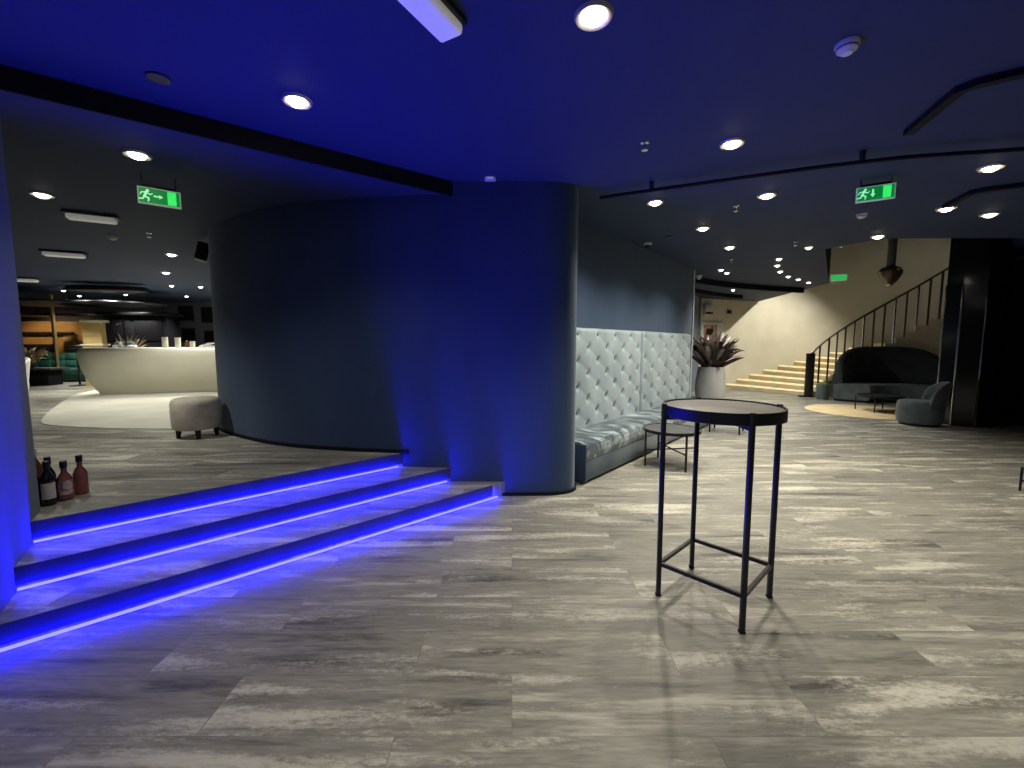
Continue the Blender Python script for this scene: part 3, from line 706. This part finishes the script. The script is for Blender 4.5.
# things on the stair wall
ang = math.atan2(S.y, S.x)
t = thing('framed_poster', 'framed reddish poster on the cream wall behind the potted plant', 'picture', (*wl(-.82, -.02), 1.86), ang)
MB().box(-.52, .52, -.02, .015, -.40, .40, .006).build('frame', M_whiteplastic, t)
MB().box(-.40, .22, -.026, -.018, -.30, .30).build('print', M_poster, t); pr = t.children[-1]
MB().box(-.28, .06, -.030, -.024, -.02, .18).build('dark_motif', M_darkwood, [c for c in t.children if c.name.startswith('print')][0])
t = thing('wall_box', 'white box high on the cream wall above the framed poster', 'wall unit', (*wl(-1.08, -.07), 2.66), ang)
MB().box(-.19, .19, -.06, .068, -.17, .17, .015).build('housing', M_whiteplastic, t)
MB().box(-.17, .17, -.066, -.058, -.14, -.08, .002).build('vent_slot', M_black, t)
t = thing('wall_sensor', 'small black sensor high on the cream wall beside the white box', 'sensor', (*wl(-.02, -.05), 2.62), ang)
MB().box(-.07, .07, -.05, .048, -.06, .06, .015).build('housing', M_black, t)
MB().lathe([(.03, -.0), (.02, .02), (0, .024)], 14).build('lens', M_glass_dark, t).rotation_euler = (PI / 2, 0, 0)
t.children[-1].location = (0, -.05, 0)

# mirrored column and chrome edges at the right
t = thing('mirror_pillar', 'dark smoked-mirror pillar with slim chrome edges behind the grey lounge chair', 'pillar', (8.58, 8.10, 0))
N8 = 8; RP = .40
pp = [(RP * math.cos(PI * (2 * k + 1) / N8), RP * math.sin(PI * (2 * k + 1) / N8)) for k in range(N8)]
MB().prism(pp, 0, HALL - .01).build('mirror_cladding', M_mirror, t, smooth=False)
for k in (3, 4, 5):
    x, y = pp[k]; MB().box(x - .012, x + .012, y - .012, y + .012, .02, 2.62 - .3 * (k == 5), .003).build('chrome_edge', M_chrome, t)

# ------------------------------------------------------------------ lounge corner at the right
o = MB().lathe([(1.14, 0.001), (1.15, .006), (1.14, .012), (0, .012)], 72).build('round_rug', M_tanrug); o.location = (7.98, 9.60, 0)
tag(o, 'round tan rug on the plank floor in front of the black curved sofa', 'rug')

def curved_sofa():
    t = thing('curved_sofa', 'black curved sofa with a tall rounded shell back near the stairs', 'sofa', (9.68, 10.50, 0), math.radians(-17))
    # local: sofa faces -Y, centre of the arc in front of it
    R = 1.45; cy = 0.0; TH_ = math.radians(61)
    def arcp(th, r): return (r * math.sin(th), cy + r * math.cos(th))
    def top(u):
        s = abs(2 * u - 1); return .58 + .88 * math.sqrt(max(0, 1 - s ** 3.2))
    mb = MB(); n = 48
    def shell(u, v):
        th = -TH_ + 2 * TH_ * u; H = top(u)
        prof = [(R - .20, .50), (R - .17, .5 + (H - .5) * .6), (R - .13, H - .05), (R - .06, H), (R + .01, H - .05), (R + .04, .5 + (H - .5) * .5), (R + .03, .06)]
        f = v * 6; i = min(int(f), 5); w = f - i
        r = prof[i][0] * (1 - w) + prof[i + 1][0] * w; z = prof[i][1] * (1 - w) + prof[i + 1][1] * w
        x, y = arcp(th, r); return (x, y, z)
    mb.grid(shell, n, 18); 
    for u in (0, 1):
        vs = [shell(u, k / 18) for k in range(19)]; mb.add(vs, [list(range(19))])
    mb.build('backrest', M_sofa_black, t)
    mb = MB(); th2 = TH_ * 1.02
    prof = [(R + .0, .06), (R + .0, .44), (R - .1, .47), (R - .60, .47), (R - .72, .45), (R - .77, .38), (R - .78, .2), (R - .76, .06)]
    vs = []; fs = []; n = 40; m = len(prof)
    for i in range(n + 1):
        th = -th2 + 2 * th2 * i / n
        for r, z in prof: x, y = arcp(th, r); vs.append((x, y, z))
    for i in range(n):
        for k in range(m): fs.append([i * m + k, i * m + (k + 1) % m, (i + 1) * m + (k + 1) % m, (i + 1) * m + k])
    fs += [list(range(m)), [n * m + k for k in range(m)]]
    mb.add(vs, fs); o = mb.build('seat', M_sofa_grey, t); o['label'] = 'dark grey-green seat ring'
    mb = MB(); R_, L_ = [], []
    vs = []; fs = []; prof = [(R - .02, 0), (R - .02, .06), (R - .70, .06), (R - .70, 0)]
    for i in range(n + 1):
        th = -th2 * .97 + 2 * th2 * .97 * i / n
        for r, z in prof: x, y = arcp(th, r); vs.append((x, y, z))
    for i in range(n):
        for k in range(4): fs.append([i * 4 + k, i * 4 + (k + 1) % 4, (i + 1) * 4 + (k + 1) % 4, (i + 1) * 4 + k])
    fs += [[0, 1, 2, 3], [n * 4, n * 4 + 1, n * 4 + 2, n * 4 + 3]]
    mb.add(vs, fs).build('plinth', M_black, t)
curved_sofa()

def lounge_chair(loc, rotz, label, m, s=1.0, name='lounge_chair', back=.42, group=None):
    t = thing(name, label, 'chair', loc, rotz, group)
    # round seat drum, back shell on the +X side
    R = .40 * s
    MB().lathe([(R * .88, .04), (R * .95, .06), (R, .18), (R * .995, .34), (R * .96, .42), (R * .88, .455), (R * .5, .465), (0, .467)], 44).build('seat', m, t)
    MB().lathe([(R * .84, 0), (R * .84, .045)], 36).build('plinth', M_black, t)
    mb = MB(); A = math.radians(78)
    def sh(u, v):
        th = -A + 2 * A * u; H = .47 + back * math.sqrt(max(0, 1 - abs(2 * u - 1) ** 2.6))
        prof = [(R * .80, .44), (R * .86, .44 + (H - .44) * .55), (R * .95, H - .03), (R * 1.06, H), (R * 1.14, H - .04), (R * 1.08, .44 + (H - .44) * .4), (R * 1.0, .30)]
        f = v * 6; i = min(int(f), 5); w = f - i
        r = prof[i][0] * (1 - w) + prof[i + 1][0] * w; z = prof[i][1] * (1 - w) + prof[i + 1][1] * w
        return (r * math.cos(th), r * math.sin(th), z)
    mb.grid(sh, 30, 18)
    for u in (0, 1): mb.add([sh(u, k / 18) for k in range(19)], [list(range(19))])
    mb.build('backrest', m, t)
    return t
lounge_chair((7.68, 8.02, 0), math.radians(-34), 'grey-green round lounge chair at the edge of the tan rug', M_sofa_grey, .86, back=.36)

# ------------------------------------------------------------------ bar floor: inlay, counter, pouf
rug = smooth_path([(-9.9, 10.1), (-9.5, 9.3), (-8.79, 8.4), (-7.5, 6.9), (-6.75, 6.1), (-6.3, 5.75), (-5.6, 5.56), (-5.0, 5.49), (-4.4, 5.47), (-4.15, 5.58), (-4.3, 6.2), (-4.5, 6.9), (-5.0, 8.6), (-5.2, 10.4)], 4)
o = MB().prism(rug, UP + .0005, UP + .008).build('rug', M_creamrug, smooth=False)
tag(o, 'large cream floor mat with a curved edge under the bar counter', 'rug')

def bar_counter():
    t = thing('bar_counter', 'long cream rounded bar counter on the raised floor', 'bar counter', (0, 0, UP + .0085))
    path = smooth_path([(-5.2, 10.05), (-6.65, 9.58), (-7.8, 9.19), (-8.6, 8.95), (-8.95, 8.95), (-9.18, 9.10), (-9.29, 9.4), (-9.33, 9.9), (-9.25, 10.8), (-8.95, 11.8)], 6)
    prof = [(-.30, 0.0), (-.285, .04), (-.20, .16), (-.10, .36), (-.03, .60), (.01, .82), (.01, .92), (-.015, .98), (-.06, 1.005), (-.30, 1.005)]
    P = [Vector((p[0], p[1])) for p in path]; vs = []; fs = []; m = len(prof)
    for i, p in enumerate(P):
        tg = (P[min(i + 1, len(P) - 1)] - P[max(i - 1, 0)]).normalized(); out = Vector((-tg.y, tg.x))
        for o_, z in prof: q = p + out * o_; vs.append((q.x, q.y, z))
    for i in range(len(P) - 1):
        for k in range(m - 1): fs.append([i * m + k, i * m + k + 1, (i + 1) * m + k + 1, (i + 1) * m + k])
    fs += [list(range(m)), [(len(P) - 1) * m + k for k in range(m)]]
    MB().add(vs, fs).build('front_shell', M_cream, t, angle=60)
    mb = MB(); strip_prism(mb, path, -.62, -.20, 1.000, 1.012); mb.build('worktop', M_cream, t, smooth=False)
    mb = MB(); strip_prism(mb, path, -.60, -.29, .0, .06); mb.build('plinth', M_whiteplastic, t, smooth=False)
    mb = MB(); strip_prism(mb, path, -.62, -.60, .0, 1.0); mb.build('rear_panel', M_cream, t, smooth=False)
bar_counter_orient = bar_counter()

t = thing('pouf', 'taupe round pouf with dark legs beside the left end of the curved wall', 'pouf', (-3.72, 5.02, UP))
MB().lathe([(.20, .10), (.23, .11), (.245, .15), (.25, .30), (.248, .40), (.238, .44), (.21, .462), (.12, .47), (0, .472)], 40).build('cushion', M_boucle, t)
for k in range(4):
    a = math.radians(-53) + k * PI / 2; x, y = .175 * math.cos(a), .175 * math.sin(a)
    MB().tube([(x, y, .11), (x * 1.06, y * 1.06, 0)], [.032, .020], 12).build('leg', M_darkwood, t)

# ------------------------------------------------------------------ bottles by the left wall
def bottle(loc, label, kind, rotz=0, h=.30, r=.038, cap=M_black, name='bottle', label_mat=None, group='bottles on the raised floor'):
    g = {'dark': M_glass_dark, 'pink': M_glass_pink, 'clear': M_glass_clear, 'brown': M_glass_brown}[kind]
    t = thing(name, label, 'bottle', loc, rotz, group)
    sh = .58 if kind != 'pink' else .52
    body = MB().lathe([(r * .8, 0), (r, .008), (r, h * sh), (r * .93, h * (sh + .05)), (r * .62, h * (sh + .14)), (r * .38, h * (sh + .20)), (r * .36, h * .86), (r * .42, h * .865), (r * .42, h * .88), (0, h * .88)], 28); body = body.build('glass_body', g, t)
    MB().lathe([(r * .44, h * .83), (r * .48, h * .835), (r * .48, h), (r * .40, h * 1.005), (0, h * 1.005)], 22).build('cap', cap, t)
    if label_mat:
        mb = MB()
        mb.grid(lambda u, v: (r * 1.015 * math.cos(-PI / 2 + (u - .5) * 2.3), r * 1.015 * math.sin(-PI / 2 + (u - .5) * 2.3), h * (.16 + .36 * v)), 14, 4)
        mb.grid(lambda u, v: (r * 1.002 * math.cos(-PI / 2 + (u - .5) * 2.3), r * 1.002 * math.sin(-PI / 2 + (u - .5) * 2.3), h * (.16 + .36 * v)), 14, 4)
        mb.build('paper_label', label_mat, body, recalc=False)
    return t
bottle((-3.135, 3.05, UP), 'pink gin bottle with black cap, farthest from the left wall', 'pink', .5, .285, .040)
bottle((-3.125, 2.93, UP), 'pink gin bottle with a printed label, second from the right of its row', 'pink', .9, .275, .041, label_mat=M_paper_print)
bottle((-3.135, 2.83, UP), 'dark wine bottle with a cream label at the front of the row', 'dark', .9, .30, .037, label_mat=M_paper)
bottle((-3.205, 2.905, UP), 'tall dark bottle just behind the labelled wine bottle', 'dark', 0, .31, .036)
bottle((-3.215, 2.82, UP), 'dark bottle close to the left wall, beside the labelled wine bottle', 'dark', 0, .27, .036)
bottle((-3.43, 3.02, UP), 'pale-necked brown bottle half hidden behind the left wall edge', 'brown', 0, .34, .042, cap=M_paper)

# ------------------------------------------------------------------ things on the bar counter
CT = UP + 1.0205
def glassware(loc, label, r, h, m, prof=None):
    t = thing('cup', label, 'cup', loc, 0, 'cups on the bar counter')
    MB().lathe(prof or [(r * .8, 0), (r, .01), (r, h), (r * .92, h), (r * .88, .02), (0, .02)], 20).build('body', m, t)
    MB().lathe([(r * 1.0, h), (r * 1.06, h + .004), (r * 1.0, h + .012), (r * .9, h + .012), (r * .9, h)], 20).build('rim', m, t)
glassware((-7.75, 9.65, CT), 'tall cream cup stack on the bar counter, left one of three', .055, .22, M_cream_fabric)
glassware((-7.52, 9.72, CT), 'tall cream cup stack on the bar counter, middle one of three', .055, .21, M_cream_fabric)
glassware((-7.25, 9.80, CT), 'short cream cup stack on the bar counter, last of three', .05, .13, M_cream_fabric)
bottle((-7.40, 9.83, CT), 'small brown bottle between the cream cup stacks on the bar', 'brown', 0, .16, .035, cap=M_brass, group='bottles on the bar')
bottle((-8.55, 9.42, CT), 'clear bottle on the bar counter beside the slim tap post', 'clear', 0, .17, .035, cap=M_chrome, group='bottles on the bar')
t = thing('pink_bucket', 'pink bucket on the bar counter beside the curved wall edge', 'bucket', (-6.60, 9.90, CT))
MB().lathe([(.06, 0), (.065, .01), (.09, .22), (.095, .225), (.085, .225), (.06, .015), (0, .015)], 24).build('pail', M_pinkcup, t)
MB().tube([(.09 * math.cos(a), .0, .22 + .05 * math.sin(a)) for a in [PI * k / 10 for k in range(11)]], .005, 8).build('handle', M_chrome, t)
t = thing('napkin_holder', 'pile of white folded napkins in a tray on the bar counter', 'napkins', (-6.92, 9.84, CT), .3)
MB().box(-.16, .16, -.10, .10, 0, .045, .008).build('tray', M_cream_fabric, t)
for k in range(5): MB().box(-.12 + .03 * k, .02 + .03 * k, -.08, .08, .047 + .012 * k, .059 + .012 * k, .003, M=Matrix.Rotation(.12 * k, 4, 'Z')).build('napkin', M_whiteplastic, t)
t = thing('beer_tap', 'slim silver tap post rising from the bar counter', 'tap', (-8.60, 9.62, CT))
MB().tube([(0, 0, 0), (-.03, .02, .36), (-.05, .02, .62)], .022, 12).build('post', M_chrome, t)
MB().lathe([(.07, 0), (.07, .02), (.03, .03)], 20).build('base', M_chrome, t)
MB().bar((-.05, .02, .52), (-.05, -.14, .48), .03).build('spout', M_chrome, t)
t = thing('serving_tray', 'grey covered tray on the counter left of the tap post', 'tray', (-8.92, 9.95, CT), .4)
MB().box(-.20, .20, -.10, .10, 0, .06, .02).build('tray', M_whiteplastic, t)
MB().box(-.17, .17, -.08, .08, .06, .13, .03).build('lid', M_dim_wall, t)

# back bar: honey wood tower with bottles and dried stems
t = thing('wooden_tower', 'honey-coloured wooden display tower behind the end of the bar', 'display cabinet', (-10.85, 11.25, UP), math.radians(20))
MB().box(-.20, .20, -.15, .15, 0, 1.06, .01).build('plinth', M_goldlight, t)
MB().box(-.24, .24, -.18, .18, 1.06, 1.10, .01).build('shelf', M_cream, t)
MB().box(-.19, .19, -.13, .13, 1.10, 1.66, .01).build('cabinet', M_goldlight, t)
MB().box(-.22, .26, -.16, .16, 1.66, 1.72, .01).build('cornice', M_cream, t)
MB().box(-.17, .17, -.137, -.128, 1.30, 1.315, .001).build('groove', M_gold, t)
t = thing('dried_plant', 'brown dried stems in a vase behind the left end of the bar', 'plant', (-10.3, 11.6, UP))
MB().lathe([(.12, 0), (.16, .3), (.14, .7), (.10, .9), (.10, .92), (.08, .9)], 24).build('vase', M_darkwood, t)
mb = MB(); blades(mb, 34, .10, .34, .30, .66, .85, .06, 0, .3, 9); mb.build('stems', M_dryleaf, t, recalc=False)

# green sofas, table, plant, stool, cream chair at the far left
def green_sofa(loc, rotz, w, label):
    t = thing('green_sofa', label, 'sofa', loc, rotz, 'green sofas behind the bar')
    MB().box(-w / 2, w / 2, -.45, .42, .05, .40, .05, seg=3).build('seat', M_green, t)
    n = 5
    for k in range(2):
        mb = MB()
        def fn(u, v, k=k):
            x = -w / 2 + w * u; z = .40 + k * .22 + .22 * v
            return (x, .18 - .06 * abs(math.sin(PI * u * n)) ** .5 * math.sin(PI * min(max(v, .02), .98)) ** .5 + .03 * (k + v), z)
        mb.grid(fn, 60, 8); mb.box(-w / 2, w / 2, .24, .42, .40 + k * .22, .40 + k * .22 + .22, .02)
        mb.build('back_cushion', M_green, t, recalc=False)
    MB().box(-w / 2 + .03, w / 2 - .03, -.42, .40, 0, .05).build('plinth', M_black, t)
green_sofa((-14.0, 12.75, UP), math.radians(14), 1.6, 'wide emerald green sofa under the amber niche')
green_sofa((-12.62, 13.0, UP), math.radians(8), 1.1, 'emerald green sofa beside the bar counter, right of the wide one')
t = thing('low_black_table', 'black table in front of the wide green sofa', 'table', (-12.75, 11.5, UP), math.radians(14))
MB().box(-.85, .55, -.35, .35, .42, .47, .01).build('tabletop', M_tabletop_dark, t)
MB().box(-.70, .42, -.25, .25, 0, .42, .01).build('base', M_blackedge, t)
t = thing('dried_bouquet', 'pale dried flower bouquet on the black table at the far left', 'plant', (-12.62, 11.25, UP + .4705))
MB().lathe([(.07, 0), (.10, .08), (.06, .2), (.07, .22), (.05, .2)], 20).build('vase', M_darkwood, t)
mb = MB(); blades(mb, 70, .1, .38, .2, .62, .15, .10, 0, .7, 11); mb.build('flowers', M_dryleaf, t, recalc=False)
t = thing('bar_stool', 'black bar stool between the green sofa and the bar counter', 'stool', (-11.45, 11.35, UP))
MB().lathe([(.22, 0), (.22, .015), (.03, .04), (.022, .06)], 24).build('foot', M_black, t)
stool_col = MB().tube([(0, 0, .05), (0, 0, .98)], .025, 12).build('column', M_black, t)
MB().lathe([(.16, .98), (.19, 1.0), (.19, 1.05), (.15, 1.07), (0, 1.07)], 24).build('seat', M_black, t)
MB().tube([(.13 * math.cos(a), .13 * math.sin(a), .32) for a in [2 * PI * k / 16 for k in range(17)]], .01, 8).build('foot_ring', M_black, stool_col)
lounge_chair((-10.86, 9.1, UP), math.radians(75), 'cream tub chair cut off by the left wall edge', M_cream_fabric, 1.0, 'tub_chair', .34)

# amber niche at the back
t = thing('amber_niche', 'amber wood-panelled alcove wall behind the green sofas', 'wall panel', (-15.2, 14.0, UP), math.radians(8))
mb = MB()
mb.grid(lambda u, v: (-1.5 + 2.75 * u, .3 - .55 * max(0, (u - .78) / .22) ** 2 * -1 - .0, .0 + 1.85 * v), 30, 6); mb.box(-1.5, 1.25, .36, .42, 0, 1.85)
mb.build('curved_panel', M_gold, t, recalc=False)
MB().box(-1.4, .7, .18, .30, 1.42, 1.50, .01).build('shelf', M_darkwood, t)
MB().box(-1.4, .1, .20, .30, .75, 1.10, .01).build('dark_recess', M_void, t)
MB().box(.45, .72, .16, .30, .6, 1.34, .01).build('side_panel', M_goldlight, t)
t = thing('brass_pole', 'slim brass pole standing before the amber alcove', 'pole', (-12.9, 12.2, UP))
MB().tube([(0, 0, .02), (0, 0, CEIL_UP - UP - .01)], .045, 14).build('shaft', M_brass, t)
MB().lathe([(.10, 0), (.10, .02), (.05, .03)], 20).build('base', M_brass, t)

# lamp shining on the amber alcove
l = bpy.data.lights.new('alcove_lamp', 'SPOT'); l.energy = 120; l.spot_size = math.radians(95); l.spot_blend = .8; l.color = (1, .74, .42); l.shadow_soft_size = .06
o = bpy.data.objects.new('alcove_lamp', l); COL.objects.link(o); o.location = (-15.0, 12.9, CEIL_UP - .05); o.rotation_euler = (math.radians(38), 0, 0)
downlight(-15.0, 12.9, CEIL_UP, 'warm downlight above the amber alcove', G2, 0)

# black hanging canopies and dark back-bar box
def canopy(loc, rx, ry, rotz, label, th=.07):
    t = thing('ceiling_canopy', label, 'ceiling canopy', loc, rotz, 'black oval canopies over the bar')
    MB().lathe([(.92, 0), (.98, .012), (1.0, th * .5), (.98, th - .012), (.92, th)], 48, sx=rx, sy=ry).build('disc', M_black, t)
    for sx in (-1, 1): MB().tube([(sx * rx * .5, 0, th), (sx * rx * .5, 0, CEIL_UP - loc[2])], .008, 8).build('hanger', M_black, t)
canopy((-9.3, 10.05, 2.72), .80, .30, math.radians(14), 'black pointed oval canopy hung above the bar counter', .12)
canopy((-12.0, 11.0, 2.52), 1.5, .9, math.radians(6), 'broad black oval canopy hung before the amber alcove')
canopy((-10.4, 11.3, 2.52), 1.25, .8, math.radians(6), 'broad black oval canopy hung above the wooden tower')
canopy((-13.7, 13.2, 2.36), 1.4, .5, math.radians(3), 'lower black oval canopy deep in the bar room')
t = thing('dark_cabinet', 'large near-black back-bar cabinet behind the counter', 'cabinet', (-10.75, 12.9, UP), math.radians(8))
MB().box(-1.05, .62, -.3, .3, 0, 1.92, .02).build('carcass', M_void, t)
dr = MB().box(-1.0, -.35, -.315, -.30, 1.2, 1.8, .003).build('door', M_black, t); MB().box(-.40, -.38, -.335, -.314, 1.42, 1.58, .003).build('handle', M_chrome, dr)
dr = MB().box(-.25, .5, -.315, -.30, 1.2, 1.8, .003).build('door', M_black, t); MB().box(-.20, -.18, -.335, -.314, 1.42, 1.58, .003).build('handle', M_chrome, dr)
MB().box(-1.12, .72, -.42, .35, 1.93, 2.02, .02).build('cornice', M_black, t)
for k, (x, z, w, h, lab) in enumerate([(-10.95, 2.55, .50, .50, 'black square opening high in the far grey wall, left one'), (-10.2, 2.50, .46, .52, 'black square opening high in the far grey wall, right one'), (-10.9, 1.82, .46, .46, 'black square opening low in the far grey wall, left one'), (-10.15, 1.78, .44, .40, 'black square opening low in the far grey wall, right one')]):
    t = thing('wall_recess', lab, 'wall recess', (x, 14.6, z), 0, 'black squares on the far wall')
    MB().box(-w / 2, w / 2, -.03, .02, -h / 2, h / 2, .004).build('frame', M_black, t)
    MB().box(-w / 2 + .03, w / 2 - .03, -.034, -.028, -h / 2 + .03, h / 2 - .03).build('panel', M_void, t)

# ------------------------------------------------------------------ world and view
w = bpy.data.worlds.new('world'); SC.world = w; w.use_nodes = True
w.node_tree.nodes['Background'].inputs[0].default_value = (0.01, 0.012, 0.02, 1); w.node_tree.nodes['Background'].inputs[1].default_value = 0.1
SC.view_settings.view_transform = 'Standard'; SC.view_settings.look = 'None'; SC.view_settings.exposure = 0.0; SC.view_settings.gamma = 1.0
SC.view_settings.use_curve_mapping = False
SC.cycles.use_denoising = True
SC.cycles.max_bounces = 8; SC.cycles.diffuse_bounces = 5
SC.cycles.sample_clamp_indirect = 8.0
